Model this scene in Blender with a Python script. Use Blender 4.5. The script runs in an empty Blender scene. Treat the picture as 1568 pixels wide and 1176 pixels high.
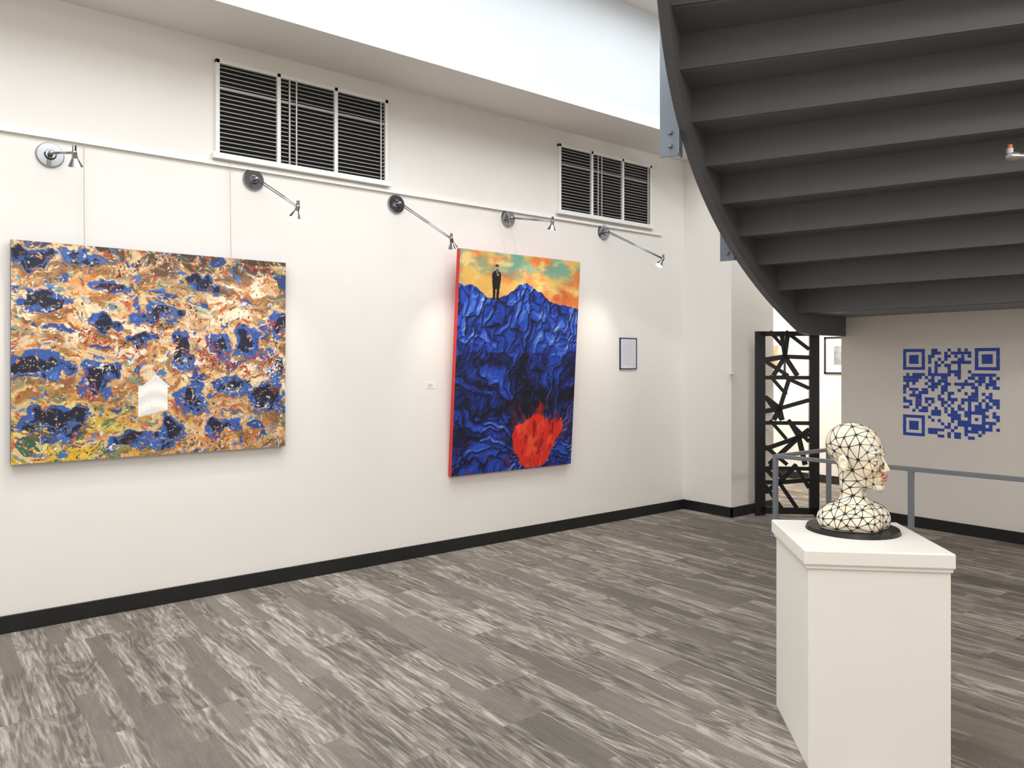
import bpy, bmesh, math, random
import numpy as np
from mathutils import Vector, Matrix
random.seed(4)
S = bpy.context.scene
S.view_settings.view_transform = 'Standard'
S.view_settings.look = 'None'

# ------------------------------------------------------------------ helpers
def lin(c):
    return tuple(((x/255)/12.92 if x/255 <= .04045 else (((x/255)+.055)/1.055)**2.4) for x in c[:3])
def linA(a):
    a = np.clip(a, 0, 1)
    return np.where(a <= .04045, a/12.92, ((a+.055)/1.055)**2.4)

def mat(name, rgb, rough=.6, metal=0., noise=0.03, nscale=20., bump=0., bscale=200., spec=.5, emit=None, estr=0):
    m = bpy.data.materials.new(name); m.use_nodes = True
    nt = m.node_tree; b = nt.nodes['Principled BSDF']
    c = lin(rgb)
    b.inputs['Roughness'].default_value = rough
    b.inputs['Metallic'].default_value = metal
    b.inputs['Specular IOR Level'].default_value = spec
    tc = nt.nodes.new('ShaderNodeTexCoord')
    n = nt.nodes.new('ShaderNodeTexNoise'); n.inputs['Scale'].default_value = nscale; n.inputs['Detail'].default_value = 4
    nt.links.new(tc.outputs['Object'], n.inputs['Vector'])
    mx = nt.nodes.new('ShaderNodeMix'); mx.data_type = 'RGBA'
    mx.inputs['A'].default_value = (*[x*(1-noise*2) for x in c], 1)
    mx.inputs['B'].default_value = (*[min(1, x*(1+noise*2)) for x in c], 1)
    nt.links.new(n.outputs['Fac'], mx.inputs['Factor'])
    nt.links.new(mx.outputs['Result'], b.inputs['Base Color'])
    if bump > 0:
        n2 = nt.nodes.new('ShaderNodeTexNoise'); n2.inputs['Scale'].default_value = bscale; n2.inputs['Detail'].default_value = 3
        nt.links.new(tc.outputs['Object'], n2.inputs['Vector'])
        bp = nt.nodes.new('ShaderNodeBump'); bp.inputs['Strength'].default_value = bump; bp.inputs['Distance'].default_value = .004
        nt.links.new(n2.outputs['Fac'], bp.inputs['Height'])
        nt.links.new(bp.outputs['Normal'], b.inputs['Normal'])
    if emit:
        b.inputs['Emission Color'].default_value = (*lin(emit), 1)
        b.inputs['Emission Strength'].default_value = estr
    return m

def link(o, parent=None):
    S.collection.objects.link(o)
    if parent: o.parent = parent
    return o
def empty(name, loc=(0, 0, 0), rotz=0):
    e = bpy.data.objects.new(name, None); e.location = loc; e.rotation_euler = (0, 0, rotz)
    e.empty_display_size = .1
    return link(e)
def mesh_obj(name, V, Fc, m, parent=None, smooth=False):
    me = bpy.data.meshes.new(name); me.from_pydata([tuple(v) for v in V], [], [tuple(f) for f in Fc]); me.update()
    o = bpy.data.objects.new(name, me)
    if m: me.materials.append(m)
    if smooth:
        me.polygons.foreach_set('use_smooth', [True]*len(me.polygons))
    return link(o, parent)
def bm_obj(name, bm, m, parent=None, smooth=False, bevel=0):
    bmesh.ops.recalc_face_normals(bm, faces=bm.faces)
    me = bpy.data.meshes.new(name); bm.to_mesh(me); bm.free()
    if m: me.materials.append(m)
    o = bpy.data.objects.new(name, me)
    if smooth: me.polygons.foreach_set('use_smooth', [True]*len(me.polygons))
    link(o, parent)
    if bevel:
        md = o.modifiers.new('bev', 'BEVEL'); md.width = bevel; md.segments = 2; md.limit_method = 'ANGLE'
    return o
def bbox(bm, lo, hi, M=None):
    x0, y0, z0 = lo; x1, y1, z1 = hi
    vs = [bm.verts.new((M @ Vector(p)) if M else p) for p in
          [(x0,y0,z0),(x1,y0,z0),(x1,y1,z0),(x0,y1,z0),(x0,y0,z1),(x1,y0,z1),(x1,y1,z1),(x0,y1,z1)]]
    for f in [(0,3,2,1),(4,5,6,7),(0,1,5,4),(1,2,6,5),(2,3,7,6),(3,0,4,7)]:
        bm.faces.new([vs[i] for i in f])
def box(name, lo, hi, m, parent=None, bevel=0):
    bm = bmesh.new(); bbox(bm, lo, hi); return bm_obj(name, bm, m, parent, bevel=bevel)
def bcyl(bm, p0, p1, r0, r1=None, seg=16):
    p0 = Vector(p0); p1 = Vector(p1); r1 = r0 if r1 is None else r1
    d = (p1-p0); L = d.length
    q = d.to_track_quat('Z', 'Y').to_matrix().to_4x4()
    bmesh.ops.create_cone(bm, cap_ends=True, segments=seg, radius1=r0, radius2=max(r1, 1e-5), depth=L,
                          matrix=Matrix.Translation((p0+p1)/2) @ q)
def bsph(bm, p, r, seg=12):
    bmesh.ops.create_uvsphere(bm, u_segments=seg, v_segments=max(6, seg//2), radius=r, matrix=Matrix.Translation(p))
def beam(bm, p0, p1, w, h):
    p0 = Vector(p0); p1 = Vector(p1); d = p1-p0
    q = d.to_track_quat('Y', 'Z').to_matrix().to_4x4()
    bbox(bm, (-w/2, -d.length/2, -h/2), (w/2, d.length/2, h/2), Matrix.Translation((p0+p1)/2) @ q)

# numpy noise --------------------------------------------------------------
_rt = {}
def vnoise(x, y, seed):
    # gradient (Perlin) noise, remapped to 0..1
    if seed not in _rt:
        a = np.random.RandomState(seed).rand(256, 256)*2*np.pi; _rt[seed] = (np.cos(a), np.sin(a))
    gxx, gyy = _rt[seed]
    xi = np.floor(x).astype(int); yi = np.floor(y).astype(int)
    fx = x-xi; fy = y-yi
    ux = fx*fx*fx*(fx*(fx*6-15)+10); uy = fy*fy*fy*(fy*(fy*6-15)+10)
    def g(i, j):
        a = (xi+i) & 255; b = (yi+j) & 255
        return gxx[a, b]*(fx-i)+gyy[a, b]*(fy-j)
    return .5+.75*((g(0, 0)*(1-ux)+g(1, 0)*ux)*(1-uy)+(g(0, 1)*(1-ux)+g(1, 1)*ux)*uy)
def fbm(x, y, seed, o=4):
    s_ = 0; a = 1; t = 0
    for i in range(o):
        s_ = s_+a*(vnoise(x*2**i+17.3*i, y*2**i+9.1*i, seed+i)-.5); t += a*a; a *= .55
    return .5+s_/math.sqrt(t)*.75
def sst(e0, e1, x):
    t = np.clip((x-e0)/(e1-e0), 0, 1); return t*t*(3-2*t)
def mixc(A, B, f):
    return A*(1-f[..., None])+np.array(B)*f[..., None]

# ------------------------------------------------------------------ materials
M_wall = mat('wall_paint', (236, 232, 226), .75, noise=.012, nscale=3, bump=.12, bscale=260)
M_wall_up = mat('upper_wall_paint', (214, 220, 223), .8, noise=.008, nscale=3)
M_wall_r = mat('wall_paint_greige', (238, 232, 225), .75, noise=.012, nscale=3, bump=.12, bscale=260)
M_ceil = mat('ceiling_paint', (236, 228, 222), .85, noise=.01)
M_black = mat('black_vinyl', (26, 25, 25), .45)
M_white = mat('white_enamel', (238, 237, 232), .45, noise=.01)
M_stair = mat('stair_dark_grey_paint', (102, 103, 105), .42, noise=.03, nscale=6, bump=.08, bscale=90)
M_bracket = mat('bracket_grey_paint', (112, 120, 130), .45)
M_rail = mat('rail_grey_paint', (128, 133, 138), .4)
M_chrome = mat('chrome', (150, 152, 156), .14, metal=1)
M_alu = mat('brushed_aluminium', (176, 174, 170), .38, metal=.7)
M_slat = mat('louvre_aluminium', (158, 156, 152), .45, metal=.4)
M_dark = mat('vent_shade_black', (18, 17, 17), .8)
M_ped = mat('pedestal_white_paint', (244, 241, 233), .5, noise=.008, nscale=8)
M_blk_gloss = mat('black_satin', (18, 18, 19), .35)
M_copper = mat('copper_pipe', (160, 100, 60), .35, metal=.7)
M_paper = mat('paper', (238, 238, 240), .8)
M_navy = mat('navy_frame', (44, 52, 96), .5)
M_text = mat('printed_text', (150, 150, 170), .8)
M_qr = mat('blue_tape', (44, 76, 178), .5, noise=.05, nscale=8)
M_wire = mat('steel_wire', (175, 173, 168), .4, metal=.3)

def vcol_mat(name, rough=.5, bump=.25, bscale=60, var=.2):
    m = bpy.data.materials.new(name); m.use_nodes = True; nt = m.node_tree; b = nt.nodes['Principled BSDF']
    a = nt.nodes.new('ShaderNodeVertexColor'); a.layer_name = 'Col'
    tc = nt.nodes.new('ShaderNodeTexCoord')
    n = nt.nodes.new('ShaderNodeTexNoise'); n.inputs['Scale'].default_value = bscale; n.inputs['Detail'].default_value = 5
    nt.links.new(tc.outputs['Object'], n.inputs['Vector'])
    mr = nt.nodes.new('ShaderNodeMapRange'); mr.inputs['To Min'].default_value = 1-var; mr.inputs['To Max'].default_value = 1+var
    nt.links.new(n.outputs['Fac'], mr.inputs['Value'])
    vm = nt.nodes.new('ShaderNodeVectorMath'); vm.operation = 'SCALE'
    nt.links.new(a.outputs['Color'], vm.inputs[0]); nt.links.new(mr.outputs['Result'], vm.inputs['Scale'])
    nt.links.new(vm.outputs['Vector'], b.inputs['Base Color'])
    bp = nt.nodes.new('ShaderNodeBump'); bp.inputs['Strength'].default_value = bump; bp.inputs['Distance'].default_value = .003
    nt.links.new(n.outputs['Fac'], bp.inputs['Height']); nt.links.new(bp.outputs['Normal'], b.inputs['Normal'])
    b.inputs['Roughness'].default_value = rough
    return m
M_paint1 = vcol_mat('oil_paint_impasto', .55, .35, 70)
M_paint2 = vcol_mat('oil_paint', .5, .1, 70, .12)

# carpet ---------------------------------------------------------------
def carpet():
    m = bpy.data.materials.new('carpet_planks'); m.use_nodes = True; nt = m.node_tree; N = nt.nodes; Lk = nt.links
    b = N['Principled BSDF']; b.inputs['Roughness'].default_value = .95; b.inputs['Specular IOR Level'].default_value = .15
    tc = N.new('ShaderNodeTexCoord'); sp = N.new('ShaderNodeSeparateXYZ'); Lk.new(tc.outputs['Object'], sp.inputs[0])
    cb = N.new('ShaderNodeCombineXYZ'); Lk.new(sp.outputs['Y'], cb.inputs['X']); Lk.new(sp.outputs['X'], cb.inputs['Y'])
    def brick(wd, rh, off):
        br = N.new('ShaderNodeTexBrick'); Lk.new(cb.outputs[0], br.inputs['Vector'])
        br.inputs['Color1'].default_value = (0, 0, 0, 1); br.inputs['Color2'].default_value = (1, 1, 1, 1); br.inputs['Mortar'].default_value = (.5, .5, .5, 1)
        br.inputs['Scale'].default_value = 1; br.inputs['Mortar Size'].default_value = 0; br.inputs['Brick Width'].default_value = wd
        br.inputs['Row Height'].default_value = rh; br.offset = off; br.offset_frequency = 2
        s_ = N.new('ShaderNodeSeparateColor'); Lk.new(br.outputs['Color'], s_.inputs[0]); return s_.outputs[0]
    def mth(op, a, b_=0., clamp=False):
        n = N.new('ShaderNodeMath'); n.operation = op; n.use_clamp = clamp
        for i, v in enumerate((a, b_)):
            if isinstance(v, (int, float)): n.inputs[i].default_value = v
            else: Lk.new(v, n.inputs[i])
        return n.outputs[0]
    pl = brick(1.0, .25, .37); sub = brick(.83, .083, .41)
    wm = mth('MULTIPLY', pl, 53.)
    def noi(sx, sy, det, rough=.55, dist=0, w=True):
        mp = N.new('ShaderNodeMapping'); mp.inputs['Scale'].default_value = (sx, sy, 1); Lk.new(tc.outputs['Object'], mp.inputs['Vector'])
        n = N.new('ShaderNodeTexNoise'); n.noise_dimensions = '4D'; n.inputs['Scale'].default_value = 1; n.inputs['Detail'].default_value = det
        n.inputs['Roughness'].default_value = rough; n.inputs['Distortion'].default_value = dist
        Lk.new(mp.outputs[0], n.inputs['Vector'])
        if w: Lk.new(wm, n.inputs['W'])
        return n.outputs['Fac']
    def sm(v, a, b_, lo=0., hi=1.):
        n = N.new('ShaderNodeMapRange'); n.interpolation_type = 'SMOOTHSTEP'
        n.inputs['From Min'].default_value = a; n.inputs['From Max'].default_value = b_; n.inputs['To Min'].default_value = lo; n.inputs['To Max'].default_value = hi
        Lk.new(v, n.inputs['Value']); return n.outputs[0]
    big = noi(3.5, .7, 2, .5, .3)
    grain = mth('SINE', mth('MULTIPLY', big, 130.))
    patch = noi(11, 1.1, 4, .62, .3)
    streak = noi(70, 5.5, 2, .5, .3)
    fine = noi(240, 130, 1, .5, 0, False)
    region = noi(1.1, .7, 2, .5, 0, False)
    t = mth('MULTIPLY', mth('SUBTRACT', pl, .5), .24)
    t = mth('ADD', t, mth('MULTIPLY', mth('SUBTRACT', region, .5), .4))
    w1 = mth('ADD', sm(patch, .48, .54, -.11, .15), sm(grain, -.1, .5, -.07, .08))
    w1 = mth('ADD', w1, sm(streak, .46, .58, -.12, .14))
    calm = sm(sub, .72, .73, 1., .18)
    t = mth('ADD', t, mth('MULTIPLY', w1, calm))
    t = mth('ADD', t, sm(sub, .72, .73, 0., -.13))
    t = mth('ADD', t, mth('MULTIPLY', mth('SUBTRACT', fine, .5), .6))
    t = mth('ADD', t, .5, True)
    rp = N.new('ShaderNodeValToRGB'); Lk.new(t, rp.inputs[0])
    e = rp.color_ramp.elements
    e[0].position = 0; e[0].color = (*lin((88, 83, 77)), 1)
    e[1].position = 1; e[1].color = (*lin((190, 182, 171)), 1)
    k = e.new(.35); k.color = (*lin((120, 113, 105)), 1)
    k = e.new(.65); k.color = (*lin((150, 143, 133)), 1)
    Lk.new(rp.outputs[0], b.inputs['Base Color'])
    bp = N.new('ShaderNodeBump'); bp.inputs['Strength'].default_value = .5; bp.inputs['Distance'].default_value = .004
    Lk.new(fine, bp.inputs['Height']); Lk.new(bp.outputs[0], b.inputs['Normal'])
    return m
M_carpet = carpet()

# ------------------------------------------------------------------ room shell
H = 4.92
XR = 7.70   # QR wall
YL = 5.38   # left wall
box('floor', (-4.2, -4.2, -.1), (11.0, 8.6, 0), M_carpet)
box('wall_left', (-4, YL, 0), (6.65, YL+.2, 3.85), M_wall)
box('wall_soffit', (-4, 4.78, 3.85), (6.65, YL+.2, 3.97), M_wall)
box('wall_upper', (-4, 4.78, 3.97), (6.65, 4.9, H), M_wall_up)
box('wall_column', (6.65, 4.75, 0), (7.42, 5.58, H), M_wall)
box('wall_header', (7.42, 4.10, 2.55), (7.85, 4.9, H), M_wall_r)
box('wall_right', (XR, -4.1, 0), (XR+.15, 4.12, H), M_wall_r)
box('wall_rear', (-4.1, -4.2, 0), (XR+.15, -4.1, H), M_wall)
box('wall_side', (-4.1, -4.1, 0), (-4.0, YL+.2, H), M_wall)
bm = bmesh.new()
sx0, sx1, sy0, sy1 = -2.6, 6.4, .6, 4.3
bbox(bm, (-4.1, -4.2, H), (sx0, 4.9, H+.15)); bbox(bm, (sx1, -4.2, H), (XR+.15, 4.9, H+.15))
bbox(bm, (sx0, -4.2, H), (sx1, sy0, H+.15)); bbox(bm, (sx0, sy1, H), (sx1, 4.9, H+.15))
bm_obj('ceiling', bm, M_ceil)
bm = bmesh.new()
for i in range(7):
    x = sx0+(sx1-sx0)*i/6; bbox(bm, (x-.03, sy0, H+.05), (x+.03, sy1, H+.12))
bbox(bm, (sx0, (sy0+sy1)/2-.03, H+.05), (sx1, (sy0+sy1)/2+.03, H+.12))
bm_obj('window_1', bm, M_white)
# far room
box('wall_far_1', (9.6, 4.0, 0), (9.75, 8.2, 2.9), M_wall)
box('wall_far_2', (7.3, 8.0, 0), (9.75, 8.2, 2.9), M_wall)
box('wall_far_3', (7.27, 5.58, 0), (7.42, 8.2, 2.9), M_wall)
box('wall_far_4', (XR+.15, 3.97, 0), (9.75, 4.12, 2.9), M_wall)
box('ceiling_far', (7.27, 3.97, 2.9), (9.75, 8.2, 3.0), M_ceil)
# baseboards
bb = .105
box('baseboard_left', (-4, YL-.015, 0), (6.65, YL, bb), M_black, bevel=.003)
bm = bmesh.new()
bbox(bm, (6.635, 4.735, 0), (6.65, YL-.015, bb)); bbox(bm, (6.635, 4.735, 0), (7.42, 4.75, bb)); bbox(bm, (7.42, 4.735, 0), (7.435, 5.58, bb))
bm_obj('baseboard_column', bm, M_black)
box('baseboard_right', (XR-.015, -4.1, 0), (XR, 4.12, bb), M_black)
bm = bmesh.new()
bbox(bm, (9.585, 4.12, 0), (9.6, 8.0, bb)); bbox(bm, (7.85, 4.12, 0), (9.6, 4.135, bb)); bm_obj('baseboard_far', bm, M_black)
box('trim_1', (6.60, 4.70, 1.50), (6.66, 4.76, 1.512), M_white)

# ------------------------------------------------------------------ picture rail
bm = bmesh.new()
bbox(bm, (-4, YL-.014, 2.985), (6.27, YL, 3.012)); bbox(bm, (-4, YL-.022, 2.985), (6.27, YL-.014, 2.991))
bm_obj('trim_picture_rail', bm, M_white)
# ------------------------------------------------------------------ vents
def vent(name, x0, x1, z0, z1):
    e = empty(name, ((x0+x1)/2, YL, (z0+z1)/2))
    w = (x1-x0)/2; h = (z1-z0)/2; f = .028
    bm = bmesh.new()
    for a, b in [((-w, -.03, h-f), (w, 0, h)), ((-w-.02, -.045, -h-.012), (w+.02, 0, -h+f)), ((-w, -.03, -h), (-w+f, 0, h)), ((w-f, -.03, -h), (w, 0, h))]:
        bbox(bm, a, b)
    for k in (-1, 1):
        bbox(bm, (k*w/3-.014, -.03, -h), (k*w/3+.014, 0, h))
    bm_obj('frame', bm, M_white, e, bevel=.002)
    box('vent_shade_panel', (-w+.01, -.003, -h+.01), (w-.01, -.001, h-.01), M_dark, e)  # black sheet on the solid wall, stands in for the shade behind the louvres
    bm = bmesh.new()
    n = 20
    for i in range(n):
        z = -h+f+.01+(2*h-2*f-.02)*(i+.5)/n
        M = Matrix.Translation((0, -.013, z)) @ Matrix.Rotation(math.radians(5), 4, 'X')
        for s_ in range(3):
            a = -w+f if s_ == 0 else (-w+2*w/3*s_+.014); b = (w-f) if s_ == 2 else (-w+2*w/3*(s_+1)-.014)
            bbox(bm, (a, -.011, -.003), (b, .009, .003), M)
    for zc, hh in ((.42*h, .008),):
        bbox(bm, (-w+f, -.026, zc-hh), (w-f, -.020, zc+hh))
    bm_obj('louvres', bm, M_slat, e)
    bm = bmesh.new()
    for sx in (-.11, -.07, .46):
        bcyl(bm, (sx*w*2*.98, -.028, -h+f), (sx*w*2*.98, -.028, h-f), .008, seg=8)
    bm_obj('control_rods', bm, M_alu, e)
vent('air_vent', 1.60, 2.945, 3.04, 3.72)
vent('air_vent', 4.78, 6.10, 3.05, 3.71)

# ------------------------------------------------------------------ picture lights
M_bulb = mat('lamp_glass', (255, 250, 235), .3, emit=(255, 226, 180), estr=14)
M_bulb_off = mat('lamp_glass_dim', (225, 225, 220), .2, emit=(255, 226, 180), estr=.8)
def lamp(base, head, lit, aim, power):
    e = empty('picture_light', base)
    h = Vector(head)-Vector(base)
    bm = bmesh.new()
    bcyl(bm, (0, 0, 0), (0, -.018, 0), .078, .070, 32)
    bcyl(bm, (0, -.018, 0), (0, -.034, 0), .034, .026, 20)
    bcyl(bm, (0, -.02, 0), (0, -.06, .0), .010, .010, 10)
    bsph(bm, (0, -.06, 0), .016)
    bm_obj('wall_disc', bm, M_chrome, e)
    bm = bmesh.new()
    p = Vector((0, -.06, 0)); side = Vector((.008, 0, .006))
    bcyl(bm, p+side, h+side*.6, .004, seg=8); bcyl(bm, p-side, h-side*.6, .004, seg=8)
    bsph(bm, h, .015)
    bm_obj('arm', bm, M_chrome, e, smooth=True)
    d = (Vector(aim)-Vector(head)).normalized()
    bm = bmesh.new()
    bcyl(bm, h-Vector((0, 0, -.04)), h, .011, .011, 10)
    bcyl(bm, h, h+d*.03, .014, .016, 14); bcyl(bm, h+d*.03, h+d*.075, .016, .040, 20)
    bm_obj('head', bm, M_chrome, e)
    bm = bmesh.new(); bcyl(bm, h+d*.074, h+d*.080, .034, .034, 20)
    bm_obj('bulb', bm, M_bulb if lit else M_bulb_off, e)
    if power:
        l = bpy.data.lights.new('spot', 'SPOT'); l.energy = power; l.color = (1, .90, .77); l.spot_size = math.radians(85); l.spot_blend = .9; l.shadow_soft_size = .02
        o = bpy.data.objects.new('spot', l); link(o, e); o.location = h+d*.1
        o.rotation_euler = d.to_track_quat('-Z', 'Y').to_euler()
lamp((.62, YL, 2.885), (.67, 4.80, 2.78), False, (.9, 5.36, 1.0), 19)
lamp((1.87, YL, 2.92), (1.99, 4.86, 2.66), False, (1.6, 5.36, .8), 19)
lamp((3.03, YL, 2.90), (3.21, 4.84, 2.57), False, (4.0, 5.36, .7), 17)
lamp((4.18, YL, 2.92), (4.30, 4.90, 2.84), False, (4.3, 5.36, .9), 11)
lamp((5.40, YL, 2.93), (5.63, 4.80, 2.62), True, (4.7, 5.36, .9), 21)

# ------------------------------------------------------------------ painted canvases
def canvas(name, W, Hh, nx, ny, colfn, loc, tilt, m, depth, edge_rgb):
    e = empty(name, loc); e.rotation_euler = (tilt, 0, 0)
    X, Z = np.meshgrid(np.linspace(0, 1, nx), np.linspace(0, 1, ny))
    C = linA(colfn(X, 1-Z, W, Hh))      # second arg: 0 at top
    V = np.stack([X.ravel()*W, np.full(X.size, 0.), Z.ravel()*Hh], 1)
    idx = np.arange(nx*ny).reshape(ny, nx)
    Fq = np.stack([idx[:-1, :-1].ravel(), idx[:-1, 1:].ravel(), idx[1:, 1:].ravel(), idx[1:, :-1].ravel()], 1)
    me = bpy.data.meshes.new('canvas_front'); me.vertices.add(len(V)); me.vertices.foreach_set('co', V.ravel())
    me.loops.add(Fq.size); me.loops.foreach_set('vertex_index', Fq.ravel().astype(np.int32))
    me.polygons.add(len(Fq)); me.polygons.foreach_set('loop_start', (np.arange(len(Fq))*4).astype(np.int32))
    me.update(calc_edges=True)
    ca = me.color_attributes.new('Col', 'FLOAT_COLOR', 'POINT')
    ca.data.foreach_set('color', np.concatenate([C.reshape(-1, 3), np.ones((nx*ny, 1))], 1).ravel().astype(np.float32))
    me.materials.append(m)
    link(bpy.data.objects.new('canvas_front', me), e)
    box('canvas_edge', (0, .0008, 0), (W, depth, Hh), mat(name+'_edge', edge_rgb, .5), e)
    return e

def paint1(x, y, W, Hh):
    px = x*W; py = y*Hh
    wx = fbm(px*2.6, py*2.6, 11)-.5; wy = fbm(px*2.6+40, py*2.6, 21)-.5
    w2x = fbm(px*10, py*10, 13, 4)-.5; w2y = fbm(px*10+40, py*10, 23, 4)-.5
    qx = px+wx*.26+w2x*.04; qy = py+wy*.20+w2y*.04
    def A(v): return np.array(v)/255
    C = np.ones(x.shape+(3,))*A((206, 158, 102))
    def lay(rgb, sx, sy, sd, lo_, hi_, k=1., o=5, add=0):
        nonlocal C
        C = mixc(C, A(rgb), sst(lo_, hi_, fbm(qx*sx+sd*.37, qy*sy+sd*.11, sd, o)+add)*k)
    lay((168, 116, 62), 4, 8, 31, .50, .62)
    lay((236, 200, 150), 5, 9, 41, .52, .62)
    lay((216, 130, 62), 8, 13, 51, .60, .70, .8)
    lay((236, 178, 118), 12, 18, 52, .58, .66, .7)
    lay((116, 80, 50), 11, 18, 53, .64, .70, .85)
    top = sst(.24, .0, y); rt = sst(.84, 1., x)
    lay((60, 54, 44), 6, 10, 61, .44, .54, np.clip(top*.9+rt*.5, 0, .9))
    lay((104, 150, 140), 9, 13, 71, .65, .70, .75)
    bl = sst(.6, .85, y)*sst(.62, .15, x)
    lay((224, 182, 44), 6, 11, 81, .43, .53, bl)
    lay((56, 98, 70), 8, 11, 91, .54, .61, bl)
    lay((232, 214, 120), 12, 16, 92, .59, .65, bl)
    band = np.exp(-((y-(.30+.30*x))/.15)**2)+np.exp(-((x-.80)/.16)**2-((y-.20)/.18)**2)+.6*np.exp(-((x-.7)/.3)**2-((y-.6)/.12)**2)
    lay((250, 236, 208), 7, 13, 101, .54, .60, np.clip(band+.1, 0, 1)*.97, 5, band*.06-.04)
    lay((198, 86, 54), 10, 18, 131, .68, .72, .85)
    lay((40, 72, 146), 5, 8, 111, .66, .70, .95)
    lay((60, 118, 200), 10, 14, 117, .70, .74, .95)
    hs = [(.13,.27,.070,.060),(.74,.45,.055,.08),(.86,.46,.045,.08),(.60,.48,.035,.08),(.79,.66,.065,.055),(.65,.72,.06,.055),
          (.35,.36,.055,.04),(.15,.80,.11,.055),(.09,.56,.10,.065),(.93,.74,.06,.08),(.31,.62,.060,.08),(.53,.30,.07,.045),
          (.68,.14,.07,.045),(.25,.05,.07,.028),(.97,.35,.035,.08),(.05,.06,.07,.045),(.76,.88,.06,.045),(.42,.93,.06,.035),(.97,.58,.025,.09),(.56,.90,.05,.08),
          (.34,.20,.05,.03),(.45,.42,.04,.03)]
    w3x = fbm(px*5.5, py*5.5, 15, 4)-.5; w3y = fbm(px*5.5+40, py*5.5, 25, 4)-.5
    for i, (cx, cy, rx, ry) in enumerate(hs):
        cx = cx-.16*cx*(1-cx)
        d = np.sqrt(((x+w3x*.11+w2x*.03-cx)/rx)**2+((y+w3y*.12+w2y*.04-cy)/ry)**2)
        C = mixc(C, A((238, 206, 156)), sst(.22, .08, np.abs(d-1.32+w3x*.6))*.75*sst(cy+.04, cy-.02, y))
        C = mixc(C, A((142, 94, 50)), sst(.20, .08, np.abs(d-1.34+w3x*.6))*.75*sst(cy, cy+.05, y))
        C = mixc(C, A((46, 88, 172)), sst(1.2, 1.08, d+w2y*1.2)*.94)
        C = mixc(C, A((14, 18, 42)), sst(.98, .80, d+w2x*1.4+(i % 3)*.10)*.96)
        C = mixc(C, A((90, 134, 200)), sst(.20, .10, np.abs(d-.6+w2y*1.5))*.7*sst(cy-.02, cy+.03, y))
    fx_ = px+wx*.1+w2x*.03; fy_ = py+wy*.1+w2y*.03
    for col, sd, th in [((238, 206, 160), 701, .71), ((150, 98, 54), 711, .71), ((248, 240, 224), 721, .75), ((40, 66, 130), 731, .76), ((226, 134, 60), 741, .75)]:
        C = mixc(C, A(col), sst(th, th+.04, fbm(fx_*20+sd, fy_*32, sd, 3))*.85)
    crowd = np.exp(-((y-.48-.05*np.sin(x*9))/.08)**2)*sst(.2, .35, x)
    for col, sd, th, k, cr in [((178, 42, 30), 300, .745, 1., .13), ((252, 246, 232), 310, .76, .95, .06), ((26, 28, 46), 320, .75, .9, .02), ((228, 186, 60), 330, .80, .85, 0), ((64, 116, 196), 340, .79, .8, 0)]:
        s1 = fbm(px*58+w2x*9, py*24+w2y*5, sd, 2); dens = fbm(px*4+sd, py*6, sd+5, 2)
        C = mixc(C, A(col), sst(th, th+.04, s1+(dens-.5)*.45+crowd*cr)*k)
    xc = .466
    ins = sst(.055, .052, np.abs(x-xc))*sst(.655, .66, y)*sst(.80, .79, y+.3*(x-xc))
    tip = sst(0, .004, (y-.60)*.85-np.abs(x-xc-.01))*sst(.67, .665, y)
    sh = .5+.5*np.sin((y*Hh*60+x*6)+2*np.sin(x*30))
    pc = A((246, 242, 236))*(0.90+.10*sh[..., None])
    f = np.clip(ins+tip, 0, 1)[..., None]
    C = C*(.82+.24*fbm(qx*40, qy*70, 401, 2)[..., None])
    C = C*(1-f)+pc*f
    return C
def worley(u, v, sd):
    rs = np.random.RandomState(sd); ox = rs.rand(128, 128); oy = rs.rand(128, 128); hv = rs.rand(128, 128)
    ui = np.floor(u).astype(int); vi = np.floor(v).astype(int)
    F1 = np.full(u.shape, 9.); F2 = np.full(u.shape, 9.); ID = np.zeros(u.shape)
    for i in (-1, 0, 1):
        for j in (-1, 0, 1):
            a = (ui+i) & 127; b = (vi+j) & 127
            d = np.sqrt((ui+i+ox[a, b]-u)**2+(vi+j+oy[a, b]-v)**2)
            m_ = d < F1; F2 = np.where(m_, F1, np.minimum(F2, d)); ID = np.where(m_, hv[a, b], ID); F1 = np.where(m_, d, F1)
    return F1, F2, ID
def lump(u, v, sd):
    F1, F2, ID = worley(u, v, sd); return np.sqrt(np.clip((F2-F1)*1.3, 0, 1)), ID
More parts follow.
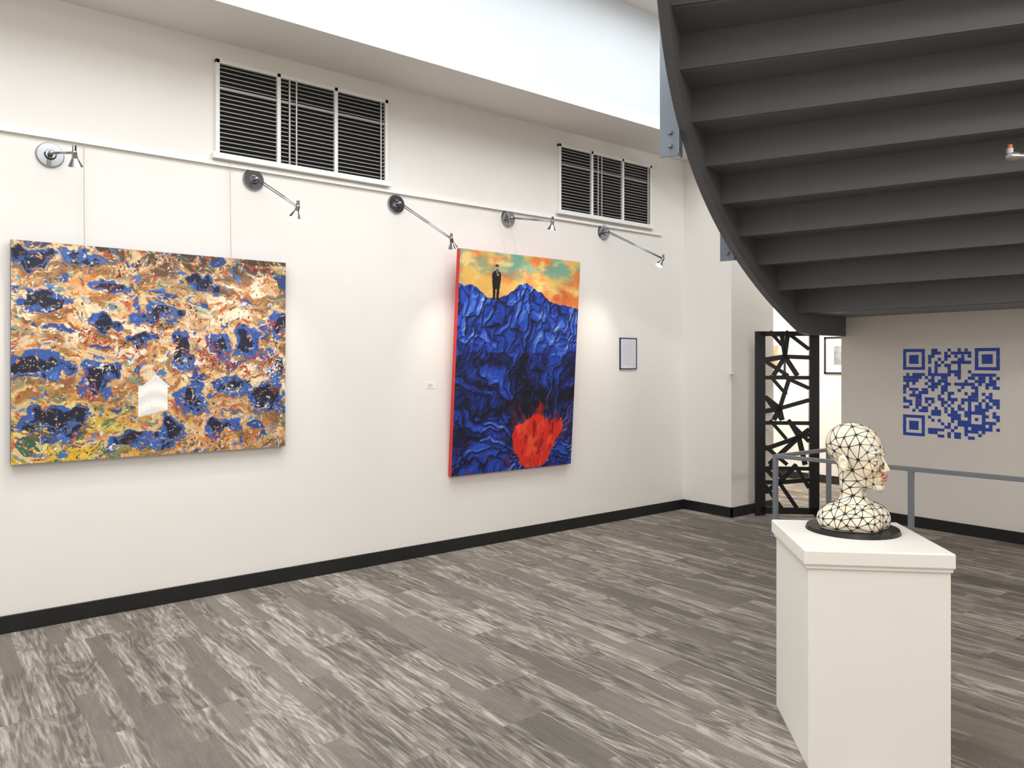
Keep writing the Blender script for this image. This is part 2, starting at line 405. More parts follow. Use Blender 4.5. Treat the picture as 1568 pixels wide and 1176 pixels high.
def paint2(x, y, W, Hh):
    px = x*W; py = y*Hh
    def A(v): return np.array(v)/255
    n = fbm(px*2.6, py*4, 501, 5)
    C = np.ones(x.shape+(3,))*A((236, 184, 96))
    C = mixc(C, A((226, 116, 56)), sst(.42, .70, n)*.9)
    C = mixc(C, A((112, 166, 148)), sst(.40, .66, fbm(px*2.8+9, py*5, 511, 5))*sst(.20, .04, y)*.95)
    C = mixc(C, A((248, 216, 134)), sst(.50, .75, fbm(px*3+3, py*6, 521, 5))*.85)
    C = mixc(C, A((206, 74, 46)), sst(.60, .84, fbm(px*3+6, py*5, 531, 5))*.7)
    rx = [0, .04, .10, .15, .22, .3, .38, .44, .48, .53, .60, .66, .74, .82, .9, 1.]
    ry = [.15, .16, .15, .17, .205, .205, .185, .155, .135, .125, .15, .165, .205, .215, .22, .23]
    ridge = np.interp(x, rx, ry)+(fbm(px*18, py*0, 541, 3)-.5)*.014
    cx, cy = .68, .90
    wx = fbm(px*2.6, py*2.6, 551, 3)-.5; wy = fbm(px*2.6+30, py*2.6, 561, 3)-.5
    ax = (x-cx)*W+wx*.22; ay = (y-cy)*Hh+wy*.22
    ang = np.arctan2(ax, -ay); lr = np.log(np.sqrt(ax**2+ay**2)+.06)
    low = sst(.32, .58, y)
    wa = fbm(px*7, py*7, 555, 2)-.5; wb = fbm(px*7+20, py*7, 556, 2)-.5
    hA, iA = lump(ang*6.5+wa*.9+wx*1.5, lr*2.4+wb*.7+9, 41)
    hB, iB = lump(px*12+wx*3+wa*1.0+py*2.5, py*6.6+wy*2.2+wb*.9+20, 43)
    hC, iC = lump(px*22+wx*5+wa*1.4, py*15+wy*4+wb*1.4, 47)
    hh = (hA*low+hB*(1-low))*.85+hC*.25
    ID = np.where(low > .5, iA, iB)
    gz, gx_ = np.gradient(hh, Hh/x.shape[0], W/x.shape[1])
    rel = np.clip((gz*.75-gx_*.6)*.024, -1, 1)
    light = fbm(px*2.2, py*2.2, 581, 4)+.14*np.exp(-((x-.5)/.25)**2-((y-.35)/.2)**2)+.05*sst(.4, .2, y)
    dk = np.exp(-((x-.70)/.25)**2-((y-.70)/.085)**2)
    v = .25+.32*(hh-.55)+.30*rel+(light-.5)*.34+(ID-.5)*.22-dk*.26-.02*low
    B = np.ones_like(C)*A((6, 8, 28))
    B = mixc(B, A((16, 34, 104)), sst(.06, .20, v))
    B = mixc(B, A((32, 68, 174)), sst(.22, .36, v))
    B = mixc(B, A((76, 122, 214)), sst(.40, .54, v))
    B = mixc(B, A((176, 202, 240)), sst(.56, .72, v))
    B = mixc(B, A((3, 5, 16)), sst(.46, .10, hh)*.95)
    fl = fbm(px*16+wx*2, py*3.2, 591, 4)
    env = np.exp(-((x-.72)/.20)**2)*sst(.60, .72, y)*sst(.90, .80, y)
    B = mixc(B, A((150, 24, 18)), sst(.46, .60, fl+(y-.72)*1.0)*env)
    B = mixc(B, A((210, 52, 32)), sst(.62, .74, fl+(y-.72)*1.0)*env*.6)
    nn = (fbm(px*9, py*9, 601, 4)-.5)
    le = np.interp(y, [.72, .78, .83, .90, .965, .999], [.58, .49, .46, .47, .53, .58])+nn*.05
    re = np.interp(y, [.72, .76, .80, .86, .92, .999], [.82, .90, .92, .87, .82, .74])+nn*.05
    ty = .755-.022*np.cos((x-.68)*22)+nn*.04+(fbm(px*14, py*2, 605, 2)-.5)*.04
    f = sst(0, .012, x-le)*sst(0, .012, re-x)*sst(0, .014, y-ty)*sst(.999, .992, y)
    hc = np.ones_like(C)*A((218, 42, 28))
    hc = mixc(hc, A((236, 78, 44)), sst(.50, .66, fbm(px*9, py*5, 611, 4)))
    hc = mixc(hc, A((150, 20, 14)), sst(.58, .70, fbm(px*14+4, py*5, 621, 4)))
    f = f[..., None]; B = B*(1-f)+hc*f
    B = mixc(B, A((130, 24, 44)), sst(.66, .76, fbm(px*9, py*9, 631, 3))*sst(.72, .95, y)*.6)
    f = sst(-.002, .002, y-ridge)[..., None]; C = C*(1-f)+B*f
    X = (x-.285)*W; Y = (y-.055)*Hh
    def el(a, b, ra, rb): return (((X-a)/ra)**2+((Y-b)/rb)**2 < 1)
    hwid = np.interp(Y, [.05, .062, .08, .16, .22, .30, .305], [.012, .036, .05, .045, .036, .032, .0])
    man = (np.abs(X) < hwid) & (Y > .05) & (Y < .305)
    man &= ~((np.abs(X) < .004) & (Y > .21))
    skin = el(0, .030, .019, .030); hat = el(0, .008, .021, .012); beard = el(.004, .048, .015, .012); hand = el(.014, .085, .013, .009); shirt = el(.004, .065, .006, .012)
    for msk, c_ in [(man, (16, 15, 18)), (skin, (188, 160, 144)), (hat, (60, 56, 58)), (beard, (90, 86, 86)), (shirt, (150, 150, 150)), (hand, (176, 140, 118))]:
        C[msk] = A(c_)
    return C
canvas('abstract_painting', 1.67, 1.335, 760, 610, paint1, (.416, YL-.05, 1.005), math.radians(.4), M_paint1, .045, (28, 38, 80))
canvas('volcano_painting', 1.375, 1.93, 440, 620, paint2, (3.535, YL-.05, .645), math.radians(4.0), M_paint2, .048, (206, 40, 34))
def wires(name, segs):
    bm = bmesh.new()
    for a, b in segs: bcyl(bm, a, b, .0018, seg=6)
    return bm_obj(name, bm, M_wire)
wires('hanging_wire', [((.80, YL-.018, 3.0), (.80, YL-.04, 2.346)), ((1.70, YL-.018, 3.0), (1.70, YL-.04, 2.346))])
wires('hanging_wire', [((4.04, YL-.018, 3.0), (4.04, YL-.155, 2.58)), ((4.16, YL-.018, 3.0), (4.16, YL-.155, 2.58))])

# ------------------------------------------------------------------ notice + label
e = empty('framed_notice', (5.63, YL, 1.55))
bm = bmesh.new()
for a, b in [((0, -.015, 0), (.25, 0, .010)), ((0, -.015, .315), (.25, 0, .325)), ((0, -.015, 0), (.010, 0, .325)), ((.240, -.015, 0), (.25, 0, .325))]: bbox(bm, a, b)
bm_obj('frame', bm, M_navy, e)
box('sheet', (.008, -.010, .008), (.242, -.001, .317), mat('lilac_paper', (222, 222, 230), .8), e)
bm = bmesh.new()
for i in range(17):
    bbox(bm, (.03, -.011, .285-i*.0148), (.03+(.19 if i % 5 != 4 else .12), -.0101, .2862-i*.0148))
bm_obj('text_lines', bm, M_text, e)
e = empty('wall_label', (3.32, YL, 1.40))
box('card', (0, -.003, 0), (.08, 0, .045), M_paper, e)
bm = bmesh.new()
for i in range(3): bbox(bm, (.008, -.0038, .033-i*.011), (.06, -.0031, .036-i*.011))
bm_obj('text', bm, M_text, e)

# ------------------------------------------------------------------ QR mural
def qr():
    n = 29; g = np.random.RandomState(12).rand(n, n) < .52
    def finder(r, c_):
        for i in range(-1, 8):
            for j in range(-1, 8):
                if 0 <= r+i < n and 0 <= c_+j < n:
                    g[r+i, c_+j] = (0 <= i <= 6 and 0 <= j <= 6) and (i in (0, 6) or j in (0, 6) or (2 <= i <= 4 and 2 <= j <= 4))
    finder(0, 0); finder(0, n-7); finder(n-7, 0)
    for i in range(-2, 3):
        for j in range(-2, 3): g[22+i, 22+j] = max(abs(i), abs(j)) != 1
    V = []; Fq = []; sz = .855/n; rr = random.Random(3)
    for r in range(n):
        c_ = 0
        while c_ < n:
            if g[r, c_]:
                c2 = c_
                while c2 < n and g[r, c2]: c2 += 1
                y0 = 3.478-c_*sz; y1 = 3.478-c2*sz; z1 = 1.752-r*sz; z0 = z1-sz
                j = lambda: rr.uniform(-.0015, .0015)
                k = len(V)
                V += [(XR-.002, y0+j(), z0+j()), (XR-.002, y1+j(), z0+j()), (XR-.002, y1+j(), z1+j()), (XR-.002, y0+j(), z1+j())]
                Fq.append((k, k+3, k+2, k+1)); c_ = c2
            else: c_ += 1
    mesh_obj('qr_code_mural', V, Fq, M_qr)
qr()

# ------------------------------------------------------------------ curved staircase
CX, CY, R = 7.4616, -3.1675, 7.241
TH0, DT, Z0, RISE = -.5456, .0633, 2.288, .19
RI = R-2.5
def P(th, r, z): return (CX+r*math.sin(th), CY+r*math.cos(th), z)
THW = math.asin((XR-.002-CX)/R)
st = empty('curved_staircase', P(TH0, R, 0))
off = Vector(P(TH0, R, 0))
def sbm(name, V, Fq, m):
    V = [tuple(Vector(v)-off) for v in V]
    me = bpy.data.meshes.new(name); me.from_pydata(V, [], Fq)
    b = bmesh.new(); b.from_mesh(me); bmesh.ops.recalc_face_normals(b, faces=b.faces); b.to_mesh(me); b.free()
    me.materials.append(m); o = bpy.data.objects.new(name, me); return link(o, st)
def wedge(V, Fq, tha, thb, z0, z1, ra=RI, rb=R, n=2):
    k = len(V)
    for i in range(n+1):
        t = tha+(thb-tha)*i/n
        V += [P(t, ra, z0), P(t, rb, z0), P(t, rb, z1), P(t, ra, z1)]
    for i in range(n):
        a = k+4*i; b = a+4
        for q in range(4): Fq.append((a+q, a+(q+1) % 4, b+(q+1) % 4, b+q))
    Fq.append((k, k+1, k+2, k+3)); e_ = k+4*n; Fq.append((e_, e_+3, e_+2, e_+1))
V = []; Fq = []
i0 = -6; i1 = 7
for i in range(i0, i1+1):
    th = TH0+DT*i; z = Z0+RISE*(6-i)
    thn = th+DT if i < i1 else None
    wedge(V, Fq, th-.006/R, th+.006/R, z, z+RISE+.045, n=1)
    wedge(V, Fq, th, th+.04/R, z, z+.012, n=1)
    if thn: wedge(V, Fq, th, thn+.02/R, z+.028, z+.06, n=2)
sbm('treads_and_risers', V, Fq, M_stair)
V = []; Fq = []
thL = TH0+DT*7; zL = Z0-RISE
n = 10
for i in range(n+1):
    r_ = R-(R-RI)*i/n
    a = P(thL, r_, zL); yw = CY+math.sqrt(max(r_*r_-(XR-CX)**2, 0))
    V += [(a[0], a[1], zL), (XR-.002, yw, zL), (XR-.002, yw, zL+.09), (a[0], a[1], zL+.09)]
for i in range(n):
    a = 4*i; b = a+4
    for q in range(4): Fq.append((a+q, a+(q+1) % 4, b+(q+1) % 4, b+q))
Fq.append((0, 1, 2, 3)); Fq.append((4*n, 4*n+3, 4*n+2, 4*n+1))
sbm('landing', V, Fq, M_stair)
def stringer(name, ra, rb):
    V = []; Fq = []
    ths = list(np.linspace(TH0+DT*i0-.01, TH0+DT*7, 60))+list(np.linspace(TH0+DT*7, THW, 8))[1:]
    for t in ths:
        zz = Z0+RISE*(6-(t-TH0)/DT)
        zb = zz-.13; zt = min(zz+.36, H-.02)
        zfl = Z0-RISE*1
        zb = max(zb, zfl-.20); zt = max(zt, zfl+.25)
        V += [P(t, ra, zb), P(t, rb, zb), P(t, rb, zt), P(t, ra, zt)]
    for i in range(len(ths)-1):
        a = 4*i; b = a+4
        for q in range(4): Fq.append((a+q, a+(q+1) % 4, b+(q+1) % 4, b+q))
    Fq.append((0, 1, 2, 3)); e_ = 4*(len(ths)-1); Fq.append((e_, e_+3, e_+2, e_+1))
    return sbm(name, V, Fq, M_stair)
stringer('outer_stringer', R, R+.06)
stringer('inner_stringer', RI-.06, RI)
posts = [TH0+DT*(k_) for k_ in (-2.6, .85, 4.25)]
PZ = [-.13, -.26, -.13]
bm = bmesh.new()
for t, pz in zip(posts, PZ):
    zz = Z0+RISE*(6-(t-TH0)/DT)
    M = Matrix.Translation(Vector(P(t, R+.06, zz))-off) @ Matrix.Rotation(-t, 4, 'Z')
    tp = min(1.2, H-.04-zz)
    bbox(bm, (-.06, 0, pz), (.06, .012, .42), M)
    bbox(bm, (-.008, .012, pz), (.008, .14, tp), M)
    for zb in (pz+.07, pz+.16):
        bcyl(bm, M @ Vector((-.008, .07, zb)), M @ Vector((-.026, .07, zb)), .016, seg=6)
        bcyl(bm, M @ Vector((.008, .07, zb)), M @ Vector((.026, .07, zb)), .016, seg=6)
bm_obj('guard_posts', bm, M_bracket, st)
bm = bmesh.new()
for hgt, rad in ((1.2, .022), (.95, .008), (.75, .008), (.55, .008)):
    pr = None
    for t in np.linspace(TH0+DT*i0, THW-.01, 36):
        zz = max(Z0+RISE*(6-(t-TH0)/DT), Z0-RISE)+hgt
        if zz > H-.05: continue
        p = Vector(P(t, R+.10, zz))-off
        if pr is not None: bcyl(bm, pr, p, rad, seg=8)
        pr = p
bm_obj('handrail', bm, M_bracket, st, smooth=True)

# small pipe fitting under the stair
e = empty('sprinkler_pipe', (4.60, 1.52, 2.72))
bm = bmesh.new()
bcyl(bm, (0, 0, .0), (.42, -.33, 0), .016, seg=14); bcyl(bm, (-.003, .002, 0), (.03, -.024, 0), .023, seg=14)
bcyl(bm, (.10, -.077, 0), (.13, -.1, 0), .023, seg=14)
bsph(bm, (0, 0, 0), .022, 16); bcyl(bm, (0, 0, 0), (0, 0, .04), .018, seg=14)
bm_obj('pipe', bm, M_alu, e)
bm = bmesh.new(); bcyl(bm, (0, 0, .04), (0, 0, .06), .014, seg=14); bcyl(bm, (.40, -.31, 0), (.40, -.31, .5), .012, seg=10)
bm_obj('elbow', bm, M_copper, e)

# ------------------------------------------------------------------ guard rail on floor
e = empty('guard_rail', (6.25, 3.98, 0))
bm = bmesh.new()
A_ = Vector((0, 0, .745)); B_ = Vector((.30, -3.4, .745)); C_ = Vector((XR-6.25-.002, -.04, .745))
beam(bm, A_, B_, .035, .035); beam(bm, A_, C_, .035, .035)
for p in (A_, A_+(B_-A_)*.345, A_+(B_-A_)*.69, B_, A_+(C_-A_)*.62):
    bbox(bm, (p.x-.02, p.y-.02, 0), (p.x+.02, p.y+.02, .76)); bbox(bm, (p.x-.05, p.y-.05, 0), (p.x+.05, p.y+.05, .008))
bm_obj('rails_and_posts', bm, M_rail, e, bevel=.004)

# ------------------------------------------------------------------ metal screen
pA = Vector((7.00, 4.64, 0)); pB = Vector((7.43, 4.22, 0))
d = (pB-pA); Wd = d.length; e = empty('metal_screen', pA, math.atan2(d.y, d.x))
Hs = 1.95; rr = random.Random(21)
bm = bmesh.new()
bbox(bm, (0, -.02, .02), (.05, .02, Hs)); bbox(bm, (Wd-.10, -.02, .02), (Wd, .02, Hs)); bbox(bm, (0, -.02, .02), (Wd, .02, .09)); bbox(bm, (0, -.02, Hs-.05), (Wd, .02, Hs))
bbox(bm, (0, -.02, 0), (.05, .02, .03)); bbox(bm, (Wd-.05, -.02, 0), (Wd, .02, .03))
for zc in (.50, .98, 1.46): bbox(bm, (.05, -.009, zc-.02), (Wd-.1, .009, zc+.02))
xa, xb = .05, Wd-.10
for k_ in range(4):
    zl = .07+k_*.47; zh = zl+.47; xm = (xa+xb)/2
    c0 = Vector((xm+rr.uniform(-.12, .12), 0, (zl+zh)/2+rr.uniform(-.12, .12)))
    for q in range(6):
        an = q*2*math.pi/6+rr.uniform(-.4, .4); dx, dz = math.cos(an), math.sin(an)
        tx = ((xb if dx > 0 else xa)-c0.x)/dx if abs(dx) > 1e-3 else 9; tz = ((zh if dz > 0 else zl)-c0.z)/dz if abs(dz) > 1e-3 else 9
        L_ = min(tx, tz); beam(bm, c0, c0+Vector((dx, 0, dz))*L_, .014, rr.uniform(.040, .054))
    beam(bm, (xa, 0, zl+.20+rr.uniform(-.08, .08)), (xa+rr.uniform(.14, .3), 0, zl), .012, .040)
    beam(bm, (xb, 0, zh-.20+rr.uniform(-.08, .08)), (xb-rr.uniform(.14, .3), 0, zh), .012, .040)
    beam(bm, (xa+.05, 0, zh), (xa+.22, 0, zh-.2), .010, .036)
bm_obj('lattice_panel', bm, M_blk_gloss, e)
bm = bmesh.new()
bbox(bm, (-.06, -.045, .0), (-.005, -.015, Hs))
for z in (.3, 1.5): bbox(bm, (-.02, -.03, z), (.01, -.01, z+.06))
bm_obj('side_post', bm, M_blk_gloss, e)

# far-room framed pictures
def fpic(loc, w, h, rgb):
    e = empty('framed_picture', loc)
    bm = bmesh.new()
    for a, b in [((-.02, 0, 0), (0, w, .025)), ((-.02, 0, h-.025), (0, w, h)), ((-.02, 0, 0), (0, .025, h)), ((-.02, w-.025, 0), (0, w, h))]: bbox(bm, a, b)
    bm_obj('frame', bm, M_blk_gloss, e)
    box('mat_board', (-.012, .02, .02), (-.002, w-.02, h-.02), M_paper, e)
    box('print', (-.014, w*.25, h*.25), (-.0121, w*.75, h*.75), mat('print_ink', rgb, .7, noise=.4, nscale=14), e)
fpic((9.6, 4.82, 1.47), .55, .5, (150, 150, 150))
fpic((9.6, 5.95, 1.42), .45, .6, (190, 150, 110))

# ------------------------------------------------------------------ pedestal
pc = (3.15, 1.632)
ped = empty('pedestal', (pc[0], pc[1], 0), math.radians(-45.2))
PH = .87
box('body', (-.262, -.296, 0), (.268, .262, PH-.05), M_ped, ped, bevel=.002)
box('moulding', (-.272, -.304, PH-.075), (.274, .270, PH-.055), M_ped, ped, bevel=.002)
box('cap', (-.281, -.312, PH-.06), (.281, .280, PH), M_ped, ped, bevel=.006)

# ------------------------------------------------------------------ head sculpture (SDF -> surface nets)
def ell(P_, c_, r, rot=None):
    q = P_-np.array(c_)
    if rot is not None:
        ca, sa = math.cos(rot), math.sin(rot); x = q[:, 0]*ca+q[:, 2]*sa; z = -q[:, 0]*sa+q[:, 2]*ca
        q = np.stack([x, q[:, 1], z], 1)
    r = np.array(r); k0 = np.linalg.norm(q/r, axis=1); k1 = np.linalg.norm(q/(r*r), axis=1)
    return k0*(k0-1)/np.maximum(k1, 1e-9)
def cap(P_, a, b, ra, rb):
    a = np.array(a); b = np.array(b); ba = b-a; h = np.clip(((P_-a)@ba)/(ba@ba), 0, 1)
    return np.linalg.norm(P_-a-h[:, None]*ba, axis=1)-(ra+(rb-ra)*h)
def smin(a, b, k):
    h = np.maximum(k-np.abs(a-b), 0)/k; return np.minimum(a, b)-h*h*k*.25
def smax(a, b, k): return -smin(-a, -b, k)
def sdf(P_):
    Q = P_.copy(); Q[:, 1] = np.abs(Q[:, 1])
    d = ell(Q, (.000, 0, .362), (.112, .090, .100))
    d = smin(d, ell(Q, (.062, 0, .316), (.060, .071, .100)), .03)
    d = smin(d, ell(Q, (.056, 0, .232), (.062, .056, .052), -.30), .028)
    d = smin(d, ell(Q, (.112, 0, .190), (.022, .025, .019)), .020)
    d = smin(d, cap(Q, (.006, 0, .12), (-.010, 0, .27), .052, .050), .020)
    d = smin(d, ell(Q, (.090, .046, .266), (.026, .022, .022)), .026)
    d = smin(d, ell(Q, (.105, .032, .329), (.018, .032, .009), .1), .024)
    d = smax(d, -ell(Q, (.140, .036, .302), (.030, .024, .018)), .014)
    d = smin(d, ell(Q, (.1015, .037, .300), (.0180, .0185, .0165)), .003)
    lid = ell(Q, (.1015, .037, .3015), (.0210, .0210, .0185)); lid = smax(lid, -(Q[:, 2]-.3055), .002)
    d = smin(d, lid, .002)
    lid2 = ell(Q, (.1015, .037, .2995), (.0195, .0200, .0175)); lid2 = smax(lid2, (Q[:, 2]-.2900), .002)
    d = smin(d, lid2, .002)
    d = smin(d, cap(Q, (.115, 0, .326), (.146, 0, .268), .0075, .0110), .012)
    d = smin(d, ell(Q, (.136, .0130, .263), (.012, .0085, .0080)), .005)
    d = smax(d, -ell(Q, (.140, .007, .253), (.006, .004, .004)), .003)
    d = smin(d, ell(Q, (.114, 0, .230), (.022, .032, .022)), .013)
    d = smin(d, ell(Q, (.1355, .006, .2395), (.0112, .020, .0066), .2), .003)
    d = smin(d, ell(Q, (.1325, 0, .2250), (.0120, .019, .0084)), .003)
    d = smax(d, -ell(Q, (.149, 0, .2323), (.018, .026, .0017)), .002)
    ear = ell(Q, (-.004, .088, .290), (.022, .014, .035), .15)
    ear = smax(ear, -ell(Q, (.000, .103, .293), (.013, .011, .022), .15), .004)
    ear = smin(ear, ell(Q, (.006, .091, .288), (.006, .006, .009)), .003)
    d = smin(d, ear, .005)
    d = smin(d, ell(Q, (.000, 0, .048), (.116, .126, .080)), .035)
    d = smin(d, ell(Q, (-.022, .105, .046), (.086, .062, .066)), .05)
    d = smin(d, ell(Q, (.078, .052, .042), (.060, .068, .062)), .045)
    d = smax(d, .004-P_[:, 2], .006)
    return d
vs = .0028
lo = np.array([-.155, -.20, -.006]); hi = np.array([.168, .20, .475])
dim = np.ceil((hi-lo)/vs).astype(int)
gx, gy, gz = [lo[i]+vs*np.arange(dim[i]) for i in range(3)]
G = np.empty(tuple(dim))
for i in range(dim[0]):
    yy, zz = np.meshgrid(gy, gz, indexing='ij')
    G[i] = sdf(np.stack([np.full(yy.size, gx[i]), yy.ravel(), zz.ravel()], 1)).reshape(yy.shape)
ins = G < 0
cc = sum(ins[a:dim[0]-1+a, b:dim[1]-1+b, c_:dim[2]-1+c_].astype(int) for a in (0, 1) for b in (0, 1) for c_ in (0, 1))
act = (cc > 0) & (cc < 8)
ids = -np.ones(act.shape, int); ids[act] = np.arange(act.sum())
cell = np.argwhere(act); VV = lo+vs*(cell+.5)
def grad(P_):
    h = .0006; g = np.zeros_like(P_)
    for k in range(3):
        e_ = np.zeros(3); e_[k] = h; g[:, k] = (sdf(P_+e_)-sdf(P_-e_))/(2*h)
    return g/np.maximum(np.linalg.norm(g, axis=1), 1e-6)[:, None]
def project(P_, it=4, mx=.004):
    for _ in range(it): P_ = P_-grad(P_)*np.clip(sdf(P_), -mx, mx)[:, None]
    return P_
quads = []
for ax in range(3):
    a1, a2 = [(1, 2), (2, 0), (0, 1)][ax]
    s0 = [slice(1, dim[k]-1) for k in range(3)]; s0[ax] = slice(0, dim[ax]-1)
    s1 = list(s0); s1[ax] = slice(1, dim[ax])
    A0 = ins[tuple(s0)]; A1 = ins[tuple(s1)]
    idx = np.argwhere(A0 != A1); flip = A0[tuple(idx.T)]
    for k in range(3):
        if k != ax: idx[:, k] += 1
    o1 = np.zeros(3, int); o1[a1] = 1; o2 = np.zeros(3, int); o2[a2] = 1
    q = np.stack([ids[tuple((idx-o1-o2).T)], ids[tuple((idx-o2).T)], ids[tuple(idx.T)], ids[tuple((idx-o1).T)]], 1)
    q[~flip] = q[~flip][:, ::-1]; quads.append(q)
quads = np.concatenate(quads); quads = quads[(quads >= 0).all(1)]
VV = project(VV, 4)
Mp = Matrix.Translation((pc[0], pc[1], 0)) @ Matrix.Rotation(math.radians(-45.2), 4, 'Z')
hp = Mp @ Vector((.022, .083, PH))
sculp = empty('head_sculpture', hp, math.radians(-84))
HZ = .016
me = bpy.data.meshes.new('bust'); me.from_pydata((VV+np.array([0, 0, HZ-.004])).tolist(), [], quads.tolist()); me.update()
me.polygons.foreach_set('use_smooth', [True]*len(me.polygons))
rs = np.random.RandomState(5)
SP = np.zeros((0, 3))
NOD = [((.13, .036, .300), (.03, .026, .018)), ((.14, 0, .232), (.03, .026, .018)), ((.145, 0, .268), (.03, .022, .016))]
for ci in rs.permutation(len(VV))[:9000]:
    p = VV[ci]
    if p[2] < .012: continue
    pa = np.array([p[0], abs(p[1]), p[2]])
    if any((((pa-np.array(c_))/np.array(r))**2).sum() < 1 for c_, r in NOD): continue
    rmin = .036
    if p[0] > .07 and .17 < p[2] < .36: rmin = .026
    if p[2] < .12: rmin = .028
    if len(SP) and np.min(((SP-p)**2).sum(1)) < rmin*rmin: continue
    SP = np.vstack([SP, p])
lab = np.empty(len(VV), int)
for a in range(0, len(VV), 4000):
    lab[a:a+4000] = np.argmin(((VV[a:a+4000, None]-SP[None])**2).sum(2), 1)
col = np.ones((len(VV), 3))*np.array((244, 235, 213))/255
tan = fbm(VV[:, 0]*12+VV[:, 2]*5, VV[:, 2]*11+VV[:, 1]*12, 901, 3)
f = sst(.50, .75, tan)*.40; col = col*(1-f[:, None])+np.array((236, 208, 164))/255*f[:, None]
def blob(c_, r, rgb, k, s_=.15):
    global col
    q = VV.copy(); q[:, 1] = np.abs(q[:, 1]); f = sst(1+s_, 1-s_, np.linalg.norm((q-np.array(c_))/np.array(r), axis=1))*k
    col = col*(1-f[:, None])+np.array(rgb)/255*f[:, None]
blob((.10, .045, .262), (.05, .035, .04), (236, 194, 148), .5, .5)
blob((.125, .0, .235), (.05, .03, .05), (238, 198, 152), .45, .5)
blob((.136, .0, .2395), (.018, .024, .0070), (196, 104, 84), .9)
blob((.133, .0, .2250), (.018, .022, .0090), (206, 118, 96), .9)
blob((.118, .037, .2975), (.014, .0165, .0075), (244, 240, 230), 1)
blob((.118, .036, .2985), (.014, .0065, .0070), (40, 46, 46), 1)
blob((.118, .037, .3055), (.02, .020, .0020), (36, 28, 24), 1)
blob((.118, .037, .2900), (.02, .017, .0012), (70, 50, 40), .8)
blob((.120, .036, .3370), (.02, .026, .0028), (70, 50, 40), .8)
ca = me.color_attributes.new('Col', 'FLOAT_COLOR', 'POINT')
ca.data.foreach_set('color', np.concatenate([linA(col), np.ones((len(VV), 1))], 1).ravel().astype(np.float32))
me.materials.append(vcol_mat('ivory_glaze', .4, .03, 40, .06)); link(bpy.data.objects.new('bust', me), sculp)
ed = set()
for k in range(4):
    a = lab[quads[:, k]]; b = lab[quads[:, (k+1) % 4]]; m_ = a != b
    pr_ = np.unique(np.sort(np.stack([a[m_], b[m_]], 1), 1), axis=0)
    ed |= set(map(tuple, pr_))
ed = np.array(sorted(ed)); ed = ed[np.linalg.norm(SP[ed[:, 0]]-SP[ed[:, 1]], axis=1) < .072]
K = 6; NS = 11; tt = np.linspace(0, 1, NS)
pts = SP[ed[:, 0]][:, None]*(1-tt)[None, :, None]+SP[ed[:, 1]][:, None]*tt[None, :, None]
pts = project(pts.reshape(-1, 3), 6, .012); g = grad(pts)
p3 = pts.reshape(-1, NS, 3)
pa = p3.copy(); pa[..., 1] = np.abs(pa[..., 1]); bad = np.zeros(len(ed), bool)
for c_, r in [((.13, .037, .299), (.04, .021, .012)), ((.14, 0, .232), (.03, .021, .013))]:
    bad |= ((((pa-np.array(c_))/np.array(r))**2).sum(2) < 1).any(1)
p3 = p3[~bad]; g3 = g.reshape(-1, NS, 3)[~bad]; ed = ed[~bad]
dv = np.gradient(p3, axis=1); dv /= np.maximum(np.linalg.norm(dv, axis=2), 1e-9)[..., None]
sd = np.cross(dv, g3)
face = sst(.05, .09, p3[..., 0])*sst(.17, .19, p3[..., 2])
rad = ((.0014+.0028*np.abs(2*tt-1)**3.5)[None, :]*(1-.35*face))[:, :, None, None]
an = (2*np.pi*np.arange(K)/K)[None, None, :, None]
TV = p3[:, :, None]+sd[:, :, None]*rad*np.cos(an)+g3[:, :, None]*(np.minimum(rad, .0016)*.5*np.sin(an)+.0002)
TV = TV.reshape(-1, 3)+np.array([0, 0, HZ-.004])
TF = []
for e_ in range(len(ed)):
    for i in range(NS-1):
        for j in range(K):
            b0 = (e_*NS+i)*K
            TF.append((b0+j, b0+(j+1) % K, b0+K+(j+1) % K, b0+K+j))
mesh_obj('mosaic_lines', TV.tolist(), TF, M_blk_gloss, sculp, smooth=True)
bm = bmesh.new()
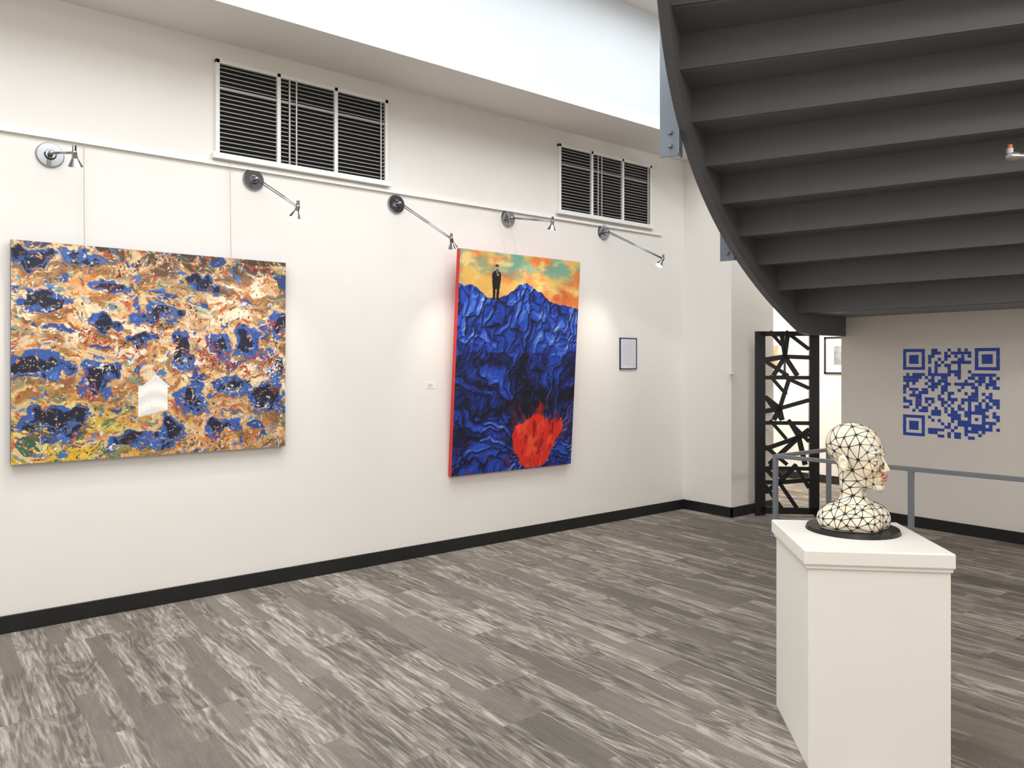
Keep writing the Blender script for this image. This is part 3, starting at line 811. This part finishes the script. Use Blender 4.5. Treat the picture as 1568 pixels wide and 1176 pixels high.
for p, g_ in zip(SP, grad(SP)):
    q = Vector(g_).to_track_quat('Z', 'Y').to_matrix().to_4x4(); r = .0036 if (p[0] > .07 and p[2] > .18) else .0050
    bmesh.ops.create_uvsphere(bm, u_segments=10, v_segments=6, radius=r, matrix=Matrix.Translation(Vector(p)+Vector((0, 0, HZ-.004))) @ q @ Matrix.Diagonal((1, 1, .35, 1)))
bm_obj('mosaic_dots', bm, M_blk_gloss, sculp, smooth=True)
bm = bmesh.new()
bmesh.ops.create_cone(bm, cap_ends=True, segments=64, radius1=.194, radius2=.188, depth=.016, matrix=Matrix.Translation((.0, 0, .0082)))
bm_obj('base_disc', bm, M_blk_gloss, sculp)

# ------------------------------------------------------------------ lights
def area(name, loc, rot, sx, sy, en, colr):
    l = bpy.data.lights.new(name, 'AREA'); l.shape = 'RECTANGLE'; l.size = sx; l.size_y = sy; l.energy = en; l.color = colr
    o = bpy.data.objects.new(name, l); link(o); o.location = loc; o.rotation_euler = rot; return o
area('skylight_daylight', ((sx0+sx1)/2, (sy0+sy1)/2, H+.5), (0, 0, 0), sx1-sx0, sy1-sy0, 395, (.96, .98, 1))
area('rear_fill_light', (-.5, -2.0, H-.05), (0, 0, 0), 6, 2.4, 185, (.99, .985, .97))  # added fill light behind the camera, lifts the room's ambient level
area('right_wall_fill_light', (5.2, -2.6, 3.6), Vector((2.5, 4.6, -2.3)).to_track_quat('-Z', 'Y').to_euler(), 1.2, .6, 70, (1, .97, .94))  # added unseen light, aimed to brighten the QR wall
area('far_room_light', (8.6, 6.2, 2.85), (0, 0, 0), 1.6, 2.4, 95, (1, .96, .9))
W = bpy.data.worlds.new('World'); S.world = W; W.use_nodes = True
W.node_tree.nodes['Background'].inputs[0].default_value = (.90, .95, 1, 1); W.node_tree.nodes['Background'].inputs[1].default_value = 1.3

# ------------------------------------------------------------------ camera
cam = bpy.data.cameras.new('camera'); co = bpy.data.objects.new('camera', cam); link(co)
co.location = (0, 0, 1.6); co.rotation_euler = (math.radians(90), 0, -math.atan2(.618, .786))
cam.sensor_width = 36; cam.lens = 1150/1568*36; cam.shift_y = -30/1568
cam.clip_start = .05
S.camera = co
